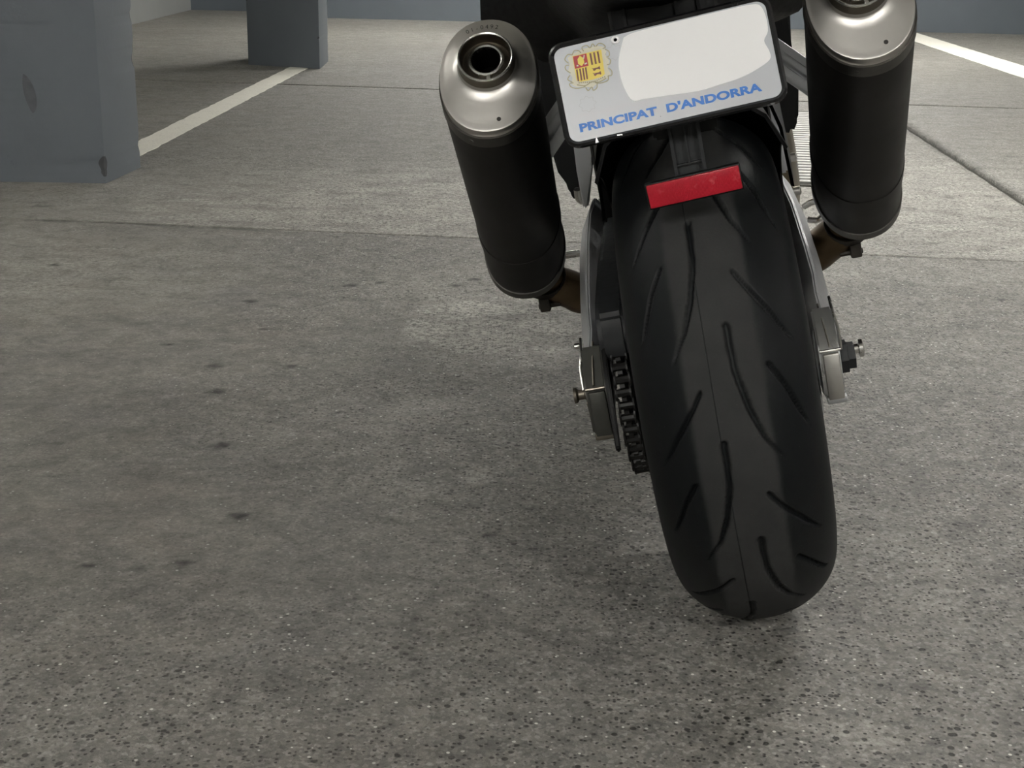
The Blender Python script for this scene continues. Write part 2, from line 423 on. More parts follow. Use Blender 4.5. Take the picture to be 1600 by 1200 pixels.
# middle slabs, left and right of the lengthwise joint
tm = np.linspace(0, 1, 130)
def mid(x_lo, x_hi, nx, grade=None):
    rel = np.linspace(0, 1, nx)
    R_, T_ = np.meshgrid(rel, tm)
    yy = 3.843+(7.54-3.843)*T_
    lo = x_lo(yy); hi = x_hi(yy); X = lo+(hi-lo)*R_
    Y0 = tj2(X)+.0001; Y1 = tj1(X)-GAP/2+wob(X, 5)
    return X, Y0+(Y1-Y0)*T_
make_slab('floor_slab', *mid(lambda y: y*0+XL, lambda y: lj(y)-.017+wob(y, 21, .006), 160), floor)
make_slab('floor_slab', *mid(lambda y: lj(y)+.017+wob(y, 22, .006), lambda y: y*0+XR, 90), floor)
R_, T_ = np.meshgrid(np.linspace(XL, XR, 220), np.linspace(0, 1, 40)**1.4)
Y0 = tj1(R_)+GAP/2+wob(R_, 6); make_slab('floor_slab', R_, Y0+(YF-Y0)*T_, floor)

# ------------------------------------------------------------------ setting: walls, ceiling, pillars
def quadwall(name, pts, h, thick, m):
    """vertical wall along the plan line pts[0]-pts[1], thickness to its left"""
    a = Vector((*pts[0], 0)); b = Vector((*pts[1], 0)); d = (b-a).normalized(); n = Vector((-d.y, d.x, 0))*thick
    bm = bmesh.new()
    loft(bm, [[a+Vector((0,0,z)), b+Vector((0,0,z)), b+n+Vector((0,0,z)), a+n+Vector((0,0,z))] for z in (-.02, h)])
    o = obj(name, bm, m, smooth=0); tag(o, kind='structure'); return o
quadwall('wall_far', [(-1.80, 13.32), (8.2, 12.90)], CEIL, .3, M['wall'])
quadwall('wall_recess', [(-3.4, 14.15), (-1.3, 14.05)], CEIL, .3, M['wall'])
quadwall('wall_left', [(XL+.05, YB), (XL+.05, 14.3)], CEIL, .2, M['wall_pale'])
quadwall('wall_right', [(7.9, 14.0), (7.9, YB)], CEIL, .2, M['wall'])
quadwall('wall_back', [(8.0, YB+.05), (XL, YB+.05)], CEIL, .2, M['wall_pale'])
cb = bmesh.new(); box(cb, XL-.2, XR+.2, YB-.2, YF, CEIL, CEIL+.2)
tag(obj('ceiling', cb, M['ceiling'], smooth=0), kind='structure')

def pillar(corners, seed, label, h=CEIL):
    """corners: plan polygon (front-left, front-right, back-right, back-left); chipped, worn edges"""
    t = empty('concrete_pillar', (*corners[1], 0))
    o0 = Vector((*corners[1], 0))
    bm = bmesh.new(); rg = random.Random(seed)
    zs = [-.02]+[i*.011 for i in range(0, 75)]+[.85+i*.1 for i in range(0, 18)]
    rings = []
    n = 4
    for z in zs:
        z = min(z, h); ring = []
        for i in range(n):
            p = Vector((*corners[i], 0)); a = (Vector((*corners[i-1], 0))-p).normalized(); b = (Vector((*corners[(i+1) % n], 0))-p).normalized()
            v = mnoise.fractal(Vector((seed*3.1+i*7, 0, z*9)), 1.0, 2.0, 4)
            chip = .0035+.005*max(0, v)+.030*max(0, v-.22)
            if z > 1.2: chip = .008
            for q in (p+a*(chip*1.6), p+(a+b)*(chip*.36), p+b*(chip*1.6)):
                ring.append(q-o0+Vector((0, 0, z)))
        rings.append(ring)
    vr = loft(bm, rings)
    for f in bm.faces:
        if len(f.verts) == 4:
            L_ = max((a.co-b.co).xy.length for a in f.verts for b in f.verts); zc = f.calc_center_median().z
            if L_ < .06 and zc < 1.2 and L_ > .0112: f.material_index = 1
    obj('pillar_body', bm, [M['pillar'], M['chipped']], t, smooth=30)
    tag(t, label, 'pillar', 'painted concrete pillars'); return t
p1 = pillar([(-1.84, 4.58), (-1.348, 4.60), (-1.318, 4.93), (-1.81, 4.91)], 1, 'thick grey-painted concrete pillar with a dark crescent scuff near its base')
p2 = pillar([(-1.645, 8.74), (-1.185, 8.56), (-1.200, 9.06), (-1.66, 9.24)], 2, 'grey-painted concrete pillar where the white line ends')
# crescent scuff mark on the front pillar
bm = bmesh.new(); N_ = 17; left_, right_ = [], []
for k in range(N_):
    t_ = -1+2*k/(N_-1); z = .287-.062*t_; b_ = 1-t_*t_
    xl = -1.578-.012*b_+.010*t_; xr = xl+.003+.034*b_**.8
    left_.append((xl, z)); right_.append((xr, z))
yf = lambda x: 4.58+(x+1.84)*.02/.492-.0012
va = [bm.verts.new((x+1.348, yf(x)-4.60, z)) for x, z in left_]; vb = [bm.verts.new((x+1.348, yf(x)-4.60, z)) for x, z in right_]
for k in range(N_-1): bm.faces.new((va[k], va[k+1], vb[k+1], vb[k]))
obj('scuff_mark', bm, M['scuff'], p1, smooth=0)

# painted bay lines
def line(label, pts, wl, wr, seed):
    bm = bmesh.new(); rg = random.Random(seed); a = Vector((*pts[0], 0)); b = Vector((*pts[1], 0)); d = (b-a).normalized(); s = Vector((d.y, -d.x, 0))
    n = 60; L = []; Rr = []
    for k in range(n+1):
        p = a+(b-a)*k/n
        L.append(p-s*(wl+rg.uniform(-.004, .004))+V(0,0,.0016)); Rr.append(p+s*(wr+rg.uniform(-.004, .004))+V(0,0,.0016))
    loft(bm, [[l, r, r-V(0,0,.003), l-V(0,0,.003)] for l, r in zip(L, Rr)])
    o = obj('parking_line', bm, M['line'], smooth=0); tag(o, label, 'road marking', 'painted parking lines'); return o
line('worn white parking line running from the scuffed pillar to the pillar behind it', [(-1.45, 4.9), (-1.318, 8.63)], .058, .058, 1)
line('wide white parking line running up to the far grey wall', [(3.21, 7.6), (3.42, 12.95)], .13, .13, 2)

# ribbed floor grate
GX, GY0, GY1 = 1.07, 4.86, 6.90
gt = empty('floor_grate', (GX, GY0, 0)); tag(gt, 'ribbed metal floor grate of pale bars beyond the motorcycle', 'grate')
bm = bmesh.new()
box(bm, -.21, .21, -.05, 0, -.01, .004); box(bm, -.21, .21, GY1-GY0, GY1-GY0+.05, -.01, .004)
box(bm, -.23, -.21, -.05, GY1-GY0+.05, -.01, .004); box(bm, .21, .23, -.05, GY1-GY0+.05, -.01, .004)
box(bm, -.21, .21, 0, GY1-GY0, .0005, .0015)
obj('grate_frame', bm, M['joint_dirt'], gt, smooth=0)
bm = bmesh.new(); box(bm, -.21, .21, .0, .040, 0, .010, .003)
bar0 = obj('grate_bar', bm, M['grate_bar'], gt)
NB = 31
for k in range(1, NB):
    c = bar0.copy(); COL.objects.link(c); c.parent = gt; c.location = (0, k*(GY1-GY0)/NB, 0)
gt.rotation_euler = (0, 0, -.07)

# ------------------------------------------------------------------ ceiling lamps
def lamp(x, y, power, lab):
    t = empty('ceiling_lamp', (x, y, CEIL)); tag(t, lab, 'lamp', 'fluorescent ceiling battens')
    bm = bmesh.new(); prism(bm, [(-.06, 0), (.06, 0), (.035, -.06), (-.035, -.06)], 'x', -.65, .65, .004)
    obj('lamp_housing', bm, M['lamp_white'], t)
    em = NT('fluorescent tube'); em.b.inputs['Emission Color'].default_value = (1, .975, .93, 1); em.b.inputs['Emission Strength'].default_value = power*LAMP_S
    for s in (-.022, .022):
        bm = bmesh.new(); tube(bm, [(-.6, s, -.078), (.6, s, -.078)], .013, 8)
        obj('lamp_tube', bm, em.m, t)
lamps_txt = ['fluorescent ceiling batten above the floor grate, ahead of the motorcycle', 'added fluorescent ceiling batten by the back wall, brightening the scuffed pillar front', 'fluorescent ceiling batten directly behind the motorcycle', 'fluorescent ceiling batten in front of the far grey wall', 'fluorescent ceiling batten near the right wall, beside the motorcycle', 'added fluorescent ceiling batten beyond the second pillar, brightening the far floor', 'added fluorescent ceiling batten along the left wall, brightening the scuffed pillar front']
for (x, y, p_), lab in zip(LAMPS, lamps_txt): lamp(x, y, p_, lab)

# ================================================================== motorcycle
LEAN, YAW = .2223, -.0954
bike = empty('motorcycle', (.3343, 1.6814, .0029), (0, -LEAN, YAW))
tag(bike, 'black motorcycle seen from behind, leaning left with twin oval mufflers', 'motorcycle')
R_T, W_T, C_T = .314, .1965, .0812

# ---- tyres
# tread: (angle deg from the rear, towards the top; lateral mm); repeats every 45 deg, right side shifted by 22.5
LONG = [(2.6,-10.6),(1.7,-11.5),(-1.7,-11.2),(-7.2,-13.3),(-14.2,-21.4),(-20.6,-33.5),(-26.3,-51.5)]
GA = [(13.0,-26.5),(8.9,-40),(4.2,-57.8),(-2.2,-77)]
GB = [(-6.0,-48),(-10.9,-61.9),(-20.9,-80.5)]
def tyre_mesh(name, R, W, C, nth, nlat, detail, wear_w=.041):
    a = np.linspace(-1, 1, nlat)
    aa = np.abs(a)*PI/2
    lat = np.sign(a)*W/2*np.sin(aa); rad = R-C*(1-np.cos(aa))
    if detail:
        ex = np.array([-.0143, -.0138, -.0134, -.0129]); lat = np.sort(np.concatenate([lat, ex]))
        rad = R-C*(1-np.sqrt(np.clip(1-(2*lat/W)**2, 0, 1)))
    ds = np.hypot(np.diff(lat), np.diff(rad)); arc = np.concatenate([[0], np.cumsum(ds)])*1000
    arc -= np.interp(0, lat, arc)
    per = 45 if detail else 360/nth
    nper = int(nth*per/360)
    th = np.linspace(0, per, nper, endpoint=False)
    Lg, Tg = np.meshgrid(lat, th); Ag, _ = np.meshgrid(arc, th)
    depth = np.zeros_like(Lg); wear = np.zeros_like(Lg)
    if detail:
        def addg(poly, hw, shift, sgn):
            pts = np.array(poly, float); 
            # resample
            tt = np.linspace(0, len(pts)-1, 60); px = np.interp(tt, np.arange(len(pts)), pts[:, 0])+shift
            pl = np.interp(tt, np.arange(len(pts)), pts[:, 1])*sgn/1000
            pa = np.interp(pl, lat, arc)
            u = np.linspace(0, 1, 60); hws = hw*np.minimum(1, np.minimum((u+.06)/.12, (1.02-u)/.3))**.6
            best = np.full(Lg.shape, -9.)
            for k in range(60):
                dth = (Tg-px[k]+22.5) % 45-22.5
                rr_ = R-C*(1-math.sqrt(max(0, 1-(2*pl[k]/W)**2)))
                d = np.hypot(dth*PI/180*rr_*1000, Ag-pa[k])
                best = np.maximum(best, hws[k]-d)
            return sstep(-.3, 1.3, best)
        for sgn, sh in ((1, 0), (-1, 22.5)):
            for poly, hw in ((LONG, 3.7), (GA, 2.9), (GB, 2.6)):
                depth = np.maximum(depth, addg(poly, hw, sh, sgn))
        g_ = depth.copy()
        depth = depth*.006
        ln = 1-sstep(.0002, .0006, np.abs(Lg+.01360))
        depth = np.maximum(depth, ln*.0007); g_ = np.maximum(g_, ln*.8)
        edge = wear_w+.004*(fbm(Tg*.8/45*8, Lg*30, 9)-.5)
        wear = (1-sstep(-.004, .004, np.abs(Lg)-edge))*(1-g_)
    else:
        wear = (1-sstep(-.003, .003, np.abs(Lg)-W*.21))
    rad2 = (rad[None, :]-depth)
    lat2 = Lg*(1-depth/ (W*.6))
    reps = int(round(360/per))
    sw = []   # sidewalls: (lat, rad)
    for s in np.linspace(0, 1, 7)[1:]: sw.append((W/2+.001-.016*s**1.6, R-C-.016*s))
    Ls = np.array([p[0] for p in sw]); Rs = np.array([p[1] for p in sw])
    latF = np.tile(lat2, (reps, 1)); radF = np.tile(rad2, (reps, 1)); wF = np.tile(wear, (reps, 1))
    n = latF.shape[0]
    thF = np.linspace(0, 360, n, endpoint=False)*PI/180
    one = np.ones((n, 1))
    latF = np.concatenate([-(one*Ls[::-1]), latF, one*Ls], 1); radF = np.concatenate([one*Rs[::-1], radF, one*Rs], 1)
    wF = np.concatenate([np.zeros((n, 6)), wF, np.zeros((n, 6))], 1)
    co = np.stack([latF, -radF*np.cos(thF)[:, None], radF*np.sin(thF)[:, None]], -1)
    nc = co.shape[1]; idx = np.arange(n*nc).reshape(n, nc); nx = np.roll(idx, -1, 0)
    q = np.stack([idx[:, :-1], idx[:, 1:], nx[:, 1:], nx[:, :-1]], -1).reshape(-1, 4)
    me = bpy.data.meshes.new(name); cv = co.reshape(-1, 3)
    me.vertices.add(len(cv)); me.vertices.foreach_set('co', cv.ravel())
    me.loops.add(len(q)*4); me.loops.foreach_set('vertex_index', q.ravel().astype(np.int32))
    me.polygons.add(len(q)); me.polygons.foreach_set('loop_start', np.arange(len(q), dtype=np.int32)*4)
    me.update(calc_edges=True); me.validate(); me.polygons.foreach_set('use_smooth', [True]*len(q))
    at_ = me.attributes.new('wear', 'FLOAT', 'POINT'); at_.data.foreach_set('value', wF.ravel().astype(np.float32))
    me.materials.append(M['tyre']); return me
tr = bpy.data.objects.new('rear_tyre', tyre_mesh('rear_tyre', R_T, W_T, C_T, 1200, 151, True)); tr.location = (0, 0, R_T); link(tr, bike)
tr['label'] = 'wide black rear tyre with curved tread grooves and a worn grey centre'

def wheel(name, y, R, half, spokes, dx=0):
    bm = bmesh.new()
    lathe(bm, [(R, -half), (R+.008, -half), (R+.006, -half+.012), (R-.02, -half+.03), (R-.02, half-.03), (R+.006, half-.012), (R+.008, half), (R, half), (R-.03, half-.028), (R-.03, -half+.028)], (0, y, R_T), (1, 0, 0), 64, closed_profile=True)
    for k in range(spokes):
        a = 2*PI*k/spokes; d = Vector((0, math.cos(a), math.sin(a)))
        tube(bm, [Vector((0, y, R_T))+d*.03, Vector((0, y, R_T))+d*(R-.02)], [.024, .016], 8)
    lathe(bm, [(.045, -half*.8), (.05, 0), (.045, half*.8)], (0, y, R_T), (1, 0, 0), 24)
    return obj(name, bm, M['gloss_black'], bike)
wheel('rear_rim', 0, .215, .080, 5)
# brake disc on the right side of the rear wheel
bm = bmesh.new(); lathe(bm, [(.06, .092), (.11, .092), (.11, .097), (.06, .097)], (0, 0, R_T), (1, 0, 0), 48, closed_profile=True)
obj('rear_brake_disc', bm, M['bright_steel'], bike)
bm = bmesh.new(); box(bm, .098, .112, -.035, .07, .235, .285, .008)
obj('rear_brake_caliper', bm, M['cast_alu'], bike)

# ---- sprocket and chain (left)
SPX, SPR = -.121, .110
bm = bmesh.new(); NTH = 44
ring = []
for k in range(NTH*4):
    a = 2*PI*k/(NTH*4); r = SPR+(.0045 if k % 4 in (0, 1) else -.003); ring.append((r*math.cos(a), R_T+r*math.sin(a)))
prism(bm, ring, 'x', SPX-.003, SPX+.003)
lathe(bm, [(.05, 0), (.05, .03), (.02, .03)], (SPX, 0, R_T), (1, 0, 0), 24)
obj('rear_sprocket', bm, M['chain'], bike)
def chain_path():
    pts = []; f = Vector((0, .55, .37)); rf = .037; step = .0079375*2
    N = 400; raw = []
    for k in range(N):                       # upper run, front sprocket, lower run, rear sprocket
        raw.append(None)
    P = []
    c0 = Vector((0, R_T)); c1 = Vector((.55, .375)); R0, R1 = SPR+.001, .038
    d = c1-c0; L = d.length; base = math.atan2(d.y, d.x); be = math.acos((R0-R1)/L)
    a_up, a_lo = base+be, base-be
    e = lambda c, r, a: Vector((c.x+r*math.cos(a), c.y+r*math.sin(a)))
    for k in range(121):
        a = a_up+(2*PI-2*be)*k/120; P.append(e(c0, R0, a))
    for k in range(41):
        a = a_lo+(2*be)*k/40; P.append(e(c1, R1, a))
    P.append(P[0])
    out = []; acc = 0; step = .0155; need = 0
    for p, q in zip(P[:-1], P[1:]):
        L_ = (q-p).length; s = 0
        while need <= L_-s+1e-9:
            s += need; out.append((p+(q-p)*(s/L_ if L_ else 0), (q-p).normalized())); need = step
        need -= (L_-s)
    return out
chain = bpy.data.objects.new('drive_chain', None); link(chain, bike); chain['label'] = 'oily black drive chain'
bml = bmesh.new()
for sx in (-1, 1):
    pl = [(.0095*math.cos(a)-.0 + (.0 if True else 0), .0062*math.sin(a)) for a in [2*PI*k/12 for k in range(12)]]
    prism(bml, pl, 'x', sx*.0088-.0011, sx*.0088+.0011)
lathe(bml, [(.005, -.0075), (.005, .0075)], (0, 0, 0), (1, 0, 0), 8)
tmp = bpy.data.meshes.new('chain_link'); bmesh.ops.recalc_face_normals(bml, faces=bml.faces); bml.to_mesh(tmp); bml.free(); tmp.materials.append(M['chain'])
for k, (p, d) in enumerate(chain_path()):
    o = bpy.data.objects.new('chain_link', tmp); link(o, chain)
    o.location = (SPX+(.0012 if k % 2 else -.0), p.x, p.y); o.rotation_euler = (math.atan2(d.y, d.x), 0, 0)

# ---- swingarm
def arm_section(y, xo, xi, zt, zb):
    w_ = xo-xi
    P_ = [(xi, zb+.012), (xi, zt-.034), (xi+.22*w_, zt-.012), (xi+.50*w_, zt), (xi+.62*w_, zt-.001), (xo, zt-.026), (xo, zb+.016), (xo-.25*w_, zb), (xi+.25*w_, zb)]
    return [Vector((x, y, z)) for x, z in P_]
def arm(st, name):
    bm = bmesh.new(); loft(bm, [arm_section(*s) for s in st])
    bmesh.ops.recalc_face_normals(bm, faces=bm.faces)
    bmesh.ops.bevel(bm, geom=[e for e in bm.edges], offset=.0018, segments=2, affect='EDGES')
    return bm
right_st = [(-.012, .139, .112, .372, .262), (.05, .141, .112, .378, .262), (.1, .146, .114, .388, .262), (.2, .149, .114, .404, .27), (.35, .149, .112, .434, .29), (.5, .143, .105, .458, .32), (.56, .138, .10, .462, .33)]
left_st = [(-.012, -.172, -.146, .372, .262), (.05, -.174, -.146, .378, .262), (.1, -.178, -.148, .388, .262), (.2, -.183, -.150, .404, .27), (.35, -.187, -.150, .434, .29), (.46, -.186, -.15, .452, .32), (.54, -.178, -.145, .462, .33)]
sw_r = obj('swingarm_beam', arm(right_st, 'r'), M['satin_alu'], bike); sw_r['label'] = 'polished aluminium swingarm beam on the right of the tyre'
sw_l = obj('swingarm_beam', arm(left_st, 'l'), M['satin_alu'], bike); sw_l['label'] = 'polished aluminium swingarm beam on the left of the tyre'
bm = bmesh.new(); box(bm, -.16, .12, .44, .54, .33, .43, .015); obj('swingarm_bridge', bm, M['cast_alu'], bike)
# axle end blocks: chamfered rear lugs
for s, xi, xo in ((1, .114, .139), (-1, -.146, -.172)):
    bm = bmesh.new()
    lo, hi = min(xi, xo), max(xi, xo)
    prism(bm, [(-.010, .262), (-.052, .270), (-.055, .276), (-.055, .328), (-.046, .340), (-.010, .373)], 'x', lo, hi, .0022)
    blk = obj('axle_block', bm, M['alu'] if s > 0 else M['dull_alu'], sw_r if s > 0 else sw_l)  # left block and plate use a darker aluminium than the right
    bm = bmesh.new(); box(bm, lo+.004, hi-.0015, -.0605, -.050, .268, .326, .002); obj('adjuster_plate', bm, M['steel'] if s > 0 else M['dull_alu'], sw_r if s > 0 else sw_l)
    bm = bmesh.new(); box(bm, lo+.002, hi+.001, -.058, -.02, .262, .271, .002); obj('adjuster_foot', bm, M['cast_alu'] if s > 0 else M['soot_steel'], sw_r if s > 0 else sw_l)
    bm = bmesh.new(); tube(bm, [(lo+.001, -.0555, .3295), (hi+.001*s, -.0555, .3295)], .0020, 8)
    tube(bm, [((xi*.45+xo*.55), -.0535, .333), ((xi*.45+xo*.55)-s*.002, -.030, .356), ((xi*.6+xo*.4), .0, .3735)], .0014, 8)
    obj('edge_highlight', bm, M['bright_steel'] if s > 0 else M['soot_steel'], sw_r if s > 0 else sw_l)  # thin beads added to draw the highlights along the block edges
    # raised rib on the outer face
    bm = bmesh.new(); x = xo+s*.002
    tube(bm, smooth_path([(x, .03, .372), (x, -.005, .358), (x+s*.002, -.02, .345), (x, -.045, .326)], 4), .0022, 8)
    obj('raised_rib', bm, M['bright_steel'], sw_r if s > 0 else sw_l)
# axle ends
bm = bmesh.new()
lathe(bm, [(.0, 0), (.021, 0), (.021, .012), (.017, .0125), (.017, .021), (.0, .021)], (.138, -.012, .306), (1, 0, 0), 6)
nut = obj('axle_nut', bm, M['grey_plastic'], bike)
bm = bmesh.new(); lathe(bm, [(.0, 0), (.006, 0), (.006, .008), (.011, .009), (.011, .0135), (.007, .015), (0, .015)], (.156, -.012, .313), (1, 0, 0), 20); obj('axle_bobbin', bm, M['bright_steel'], nut)
bm = bmesh.new()
lathe(bm, [(.0, 0), (.011, 0), (.011, .003), (.007, .0045), (.0065, .012), (.010, .0145), (.0105, .018), (.0, .018)], (-.171, -.03, .317), (-1, 0, 0), 20)
obj('axle_bobbin', bm, M['soot_steel'], bike)
bm = bmesh.new(); lathe(bm, [(.0, 0), (.018, 0), (.018, .006), (.0, .006)], (-.171, .0, .300), (-1, 0, 0), 6); obj('axle_nut', bm, M['soot_steel'], bike)
# small bolt on the left arm
bm = bmesh.new(); lathe(bm, [(0, 0), (.004, 0), (.004, .006), (.002, .0075), (0, .0075)], (-.176, .02, .366), (-1, 0, 0), 12); obj('arm_bolt', bm, M['bright_steel'], bike)

# ---- chain guard and lower fin
bm = bmesh.new()
prism(bm, [(-.095, .372), (-.10, .40), (-.09, .428), (-.05, .440), (.1, .452), (.35, .462), (.35, .43), (.1, .40), (-.03, .372)], 'x', -.140, -.104, .006)
obj('chain_guard', bm, M['grey_plastic'], bike)
bm = bmesh.new()
prism(bm, [(-.02, .395), (-.085, .395), (-.118, .365), (-.135, .330), (-.150, .283), (-.146, .275), (-.138, .285), (-.122, .318), (-.09, .345), (-.03, .36)], 'x', -.139, -.133, .0015)
obj('chain_fin', bm, M['black_plastic'], bike)

# ---- hugger and inner mudguard over the tyre
def arch(name, r, x, a0, a1, th, m, lip=.0, flare=0):
    bm = bmesh.new(); rings = []
    n = 28
    for k in range(n+1):
        a = math.radians(a0+(a1-a0)*k/n)
        rr = r+flare*(k/n)
        prof = []
        for j in range(13):
            u = -1+j/6; xx = x*u; dr = -.055*abs(u)**3-lip*(abs(u) > .95)
            prof.append((xx, rr+dr))
        outer = prof; inner = [(p[0]*.975, p[1]-th) for p in prof[::-1]]
        rings.append([Vector((px, -pr*math.cos(a), R_T+pr*math.sin(a))) for px, pr in outer+inner])
    loft(bm, rings); return obj(name, bm, m, bike)
arch('rear_hugger', .338, .115, 84, 165, .004, M['black_plastic'], .02)
bm = bmesh.new()
rings = []
for k in range(13):
    a = PI*k/12
    rings.append([Vector((.125*math.cos(a)*s, y, .50+.20*math.sin(a)**.7*s2)) for s, s2, y in ((1, 1, .12), (1.15, 1.06, .42), (1.12, 1.03, .42), (.97, .97, .13))])
loft(bm, rings); obj('inner_mudguard', bm, M['black_plastic'], bike)
bm = bmesh.new(); box(bm, -.146, .124, .405, .455, .425, .72, .012); obj('battery_tray', bm, M['black_plastic'], bike)

# ---- mufflers
def muffler(C, E, tilt, lab):
    C = Vector(C); E = Vector(E); d = (E-C).normalized(); Lm = (E-C).length
    r = Vector((1, 0, 0)); r = (r-d*r.dot(d)).normalized(); u = r.cross(d).normalized()
    if u.z < 0: u = -u
    q = Matrix.Rotation(tilt, 3, Vector((0, -1, 0)))      # roll of the oval, seen from behind
    qa = Matrix.Rotation(tilt, 3, -d)
    r = qa @ r; u = qa @ u
    A, B = .0565, .0745; n = 56
    def ring(t, s=1.0, off=0., cu=0.):
        out = []
        for k in range(n):
            a = 2*PI*k/n; ca, sa = math.cos(a), math.sin(a)
            e = 2/2.15
            x = (A*s+off)*math.copysign(abs(ca)**e, ca); y = (B*s+off)*math.copysign(abs(sa)**e, sa)
            out.append(C+d*t+r*x+u*(y+cu))
        return out
    def circ(t, rad, cu, nn=40, sx=1):
        return [C+d*t+u*cu+(r*math.cos(2*PI*k/nn)+u*math.sin(2*PI*k/nn))*rad for k in range(nn)]
    bm = bmesh.new()
    loft(bm, [ring(.020, .96), ring(.020), ring(.35), ring(.351, off=.0012), ring(.372, off=.0012), ring(.373), ring(Lm-.02), ring(Lm-.018, .97)])
    body = obj('muffler', bm, M['sleeve'], bike); body['label'] = lab
    # rear band and groove
    bm = bmesh.new(); loft(bm, [ring(.008, .95), ring(.007, 1.0, .0005), ring(.026, 1.0, .0010), ring(.028, .99)], cap=False); obj('rear_band', bm, M['dark_band'], body)
    bm = bmesh.new(); loft(bm, [ring(Lm-.022, .99), ring(Lm-.022, 1.0, .0018), ring(Lm-.006, 1.0, .0018), ring(Lm-.004, .98), ring(Lm+.012, .80), ring(Lm+.035, .5)]); obj('front_band', bm, M['dark_band'], body)
    # end cap: rounded rim, slightly domed face, hole for the collar
    CU = .007; n_ = n
    bm = bmesh.new()
    rr = [ring(.012, .970), ring(-.0022, .972), ring(-.0040, .962), ring(-.0044, .945), ring(-.0045, .93)]
    fin = circ(-.0105, .036, CU, n)
    last = ring(-.0045, .93)
    for s in (.25, .5, .75, 1.0):
        rr.append([a.lerp(b, s)+(-d)*.003*math.sin(s*PI)*0 for a, b in zip(last, fin)])
    rr.append(circ(-.0125, .0335, CU, n)); rr.append(circ(-.0170, .0322, CU, n))
    loft(bm, rr, cap=False); obj('end_cap', bm, M['steel'], body, smooth=32)
    # outlet collar: tube with bright rolled lip
    bm = bmesh.new()
    loft(bm, [circ(-.012, .0332, CU), circ(-.0170, .0320, CU), circ(-.0290, .0308, CU)], cap=False)
    obj('outlet_collar', bm, M['soot_steel'], body)
    bm = bmesh.new()
    lp = [(-.0285, .0310), (-.0308, .0312), (-.0316, .0302), (-.0310, .0290), (-.029, .0286), (-.0285, .0310)]
    loft(bm, [circ(t, rad, CU) for t, rad in lp], cap=False); obj('collar_lip', bm, M['bright_steel'], body)
    bm = bmesh.new()
    loft(bm, [circ(t, rad, CU) for t, rad in [(-.0300, .0287), (-.016, .0278), (-.0145, .0265), (-.018, .0225), (-.0202, .0205)]], cap=False); obj('collar_recess', bm, M['soot_steel'], body)
    bm = bmesh.new()
    lp = [(-.0195, .0212), (-.0240, .0200), (-.0252, .0182), (-.0240, .0166), (-.020, .0160), (.02, .0158)]
    loft(bm, [circ(t, rad, CU) for t, rad in lp], cap=False); obj('outlet_pipe', bm, M['bright_steel'], body)
    bm = bmesh.new(); loft(bm, [circ(-.020, .01575, CU), circ(.017, .0155, CU), circ(.0172, .0002, CU)], cap=False); obj('outlet_bore', bm, M['hole'], body)
    bm = bmesh.new(); Mx = Matrix((( *r, 0), (*u, 0), (*d, 0), (0, 0, 0, 1))).transposed(); Mx.translation = C+d*-.0225+u*(CU-.0225)+r*.0028
    box(bm, -.0022, .0022, -.0028, .0028, -.0022, .003, .0004, M=Mx); obj('weld_tab', bm, M['bright_steel'], body)
    # rivets on the rear band and stud on the face
    for ang in (-1.95, -.75, .4, 2.6):
        p = C+d*.017+r*(A+.0008)*math.cos(ang)+u*(B+.0008)*math.sin(ang); nn = (r*math.cos(ang)/A+u*math.sin(ang)/B).normalized()
        bm = bmesh.new(); lathe(bm, [(.0032, 0), (.0030, .0012), (.0015, .0018), (0, .0018)], p, nn, 10); obj('rivet', bm, M['dark_band'], body)
    bm = bmesh.new(); lathe(bm, [(.0026, 0), (.0024, .001), (0, .0012)], C+d*-.0055+u*-.058+r*.012, -d, 10); obj('face_stud', bm, M['stamp'], body)
    # stamped number along the rim
    bm = bmesh.new()
    txt = '01-0492'
    for k, ch in enumerate(txt):
        a = math.radians(115-k*6.2); rad = .0500
        cvd = bpy.data.curves.new('c', 'FONT'); cvd.body = ch; cvd.size = .0075; cvd.align_x = 'CENTER'
        co_ = bpy.data.objects.new('c', cvd); COL.objects.link(co_)
        dg = bpy.context.evaluated_depsgraph_get(); me = bpy.data.meshes.new_from_object(co_.evaluated_get(dg))
        xa = (r*math.sin(a)-u*math.cos(a)); ya = (r*math.cos(a)+u*math.sin(a))
        pos = C+u*CU+ya*rad-d*.0086
        for v in me.vertices:
            v.co = pos+xa*v.co.x+ya*v.co.y
        bm.from_mesh(me); bpy.data.objects.remove(co_); bpy.data.meshes.remove(me)
    obj('stamped_number', bm, M['stamp'], body, smooth=0)
    # link pipe to the engine
    sgn = 1 if C.x > 0 else -1
    bm = bmesh.new()
    e0 = E+d*.0; xs0 = abs(E.x); path = [e0-d*.02, e0+V(-sgn*.014, .035, -.050), e0+V(-sgn*.045, .06, -.080), e0+V(-sgn*.075, .10, -.105), V(sgn*.09, E.y+.30, .30)]
    tube(bm, smooth_path(path, 7), .0285, 20)
    lp = obj('link_pipe', bm, M['bronze'], body)
    bm = bmesh.new(); fr = d
    p = e0+V(-sgn*.014, .035, -.050)
    lathe(bm, [(.0300, -.009), (.0325, -.009), (.0325, .009), (.0300, .009)], p, d, 28, closed_profile=True)
    box(bm, p.x+sgn*.006-.008, p.x+sgn*.006+.008, p.y-.012, p.y+.012, p.z-.050, p.z-.027, .003)
    tube(bm, [p+V(-.016, 0, -.043), p+V(.016, 0, -.043)], .004, 8)
    obj('pipe_clamp', bm, M['clamp'], body)
    return body, (C, d, r, u, Lm)
mufL = muffler((-.2045, -.105, .7275), (-.2535, .275, .448), math.radians(-5), 'left oval black muffler with brushed steel end cap and stamped number')
mufR = muffler((.2035, -.135, .7300), (.2135, .25, .455), math.radians(5), 'right oval black muffler with brushed steel end cap')

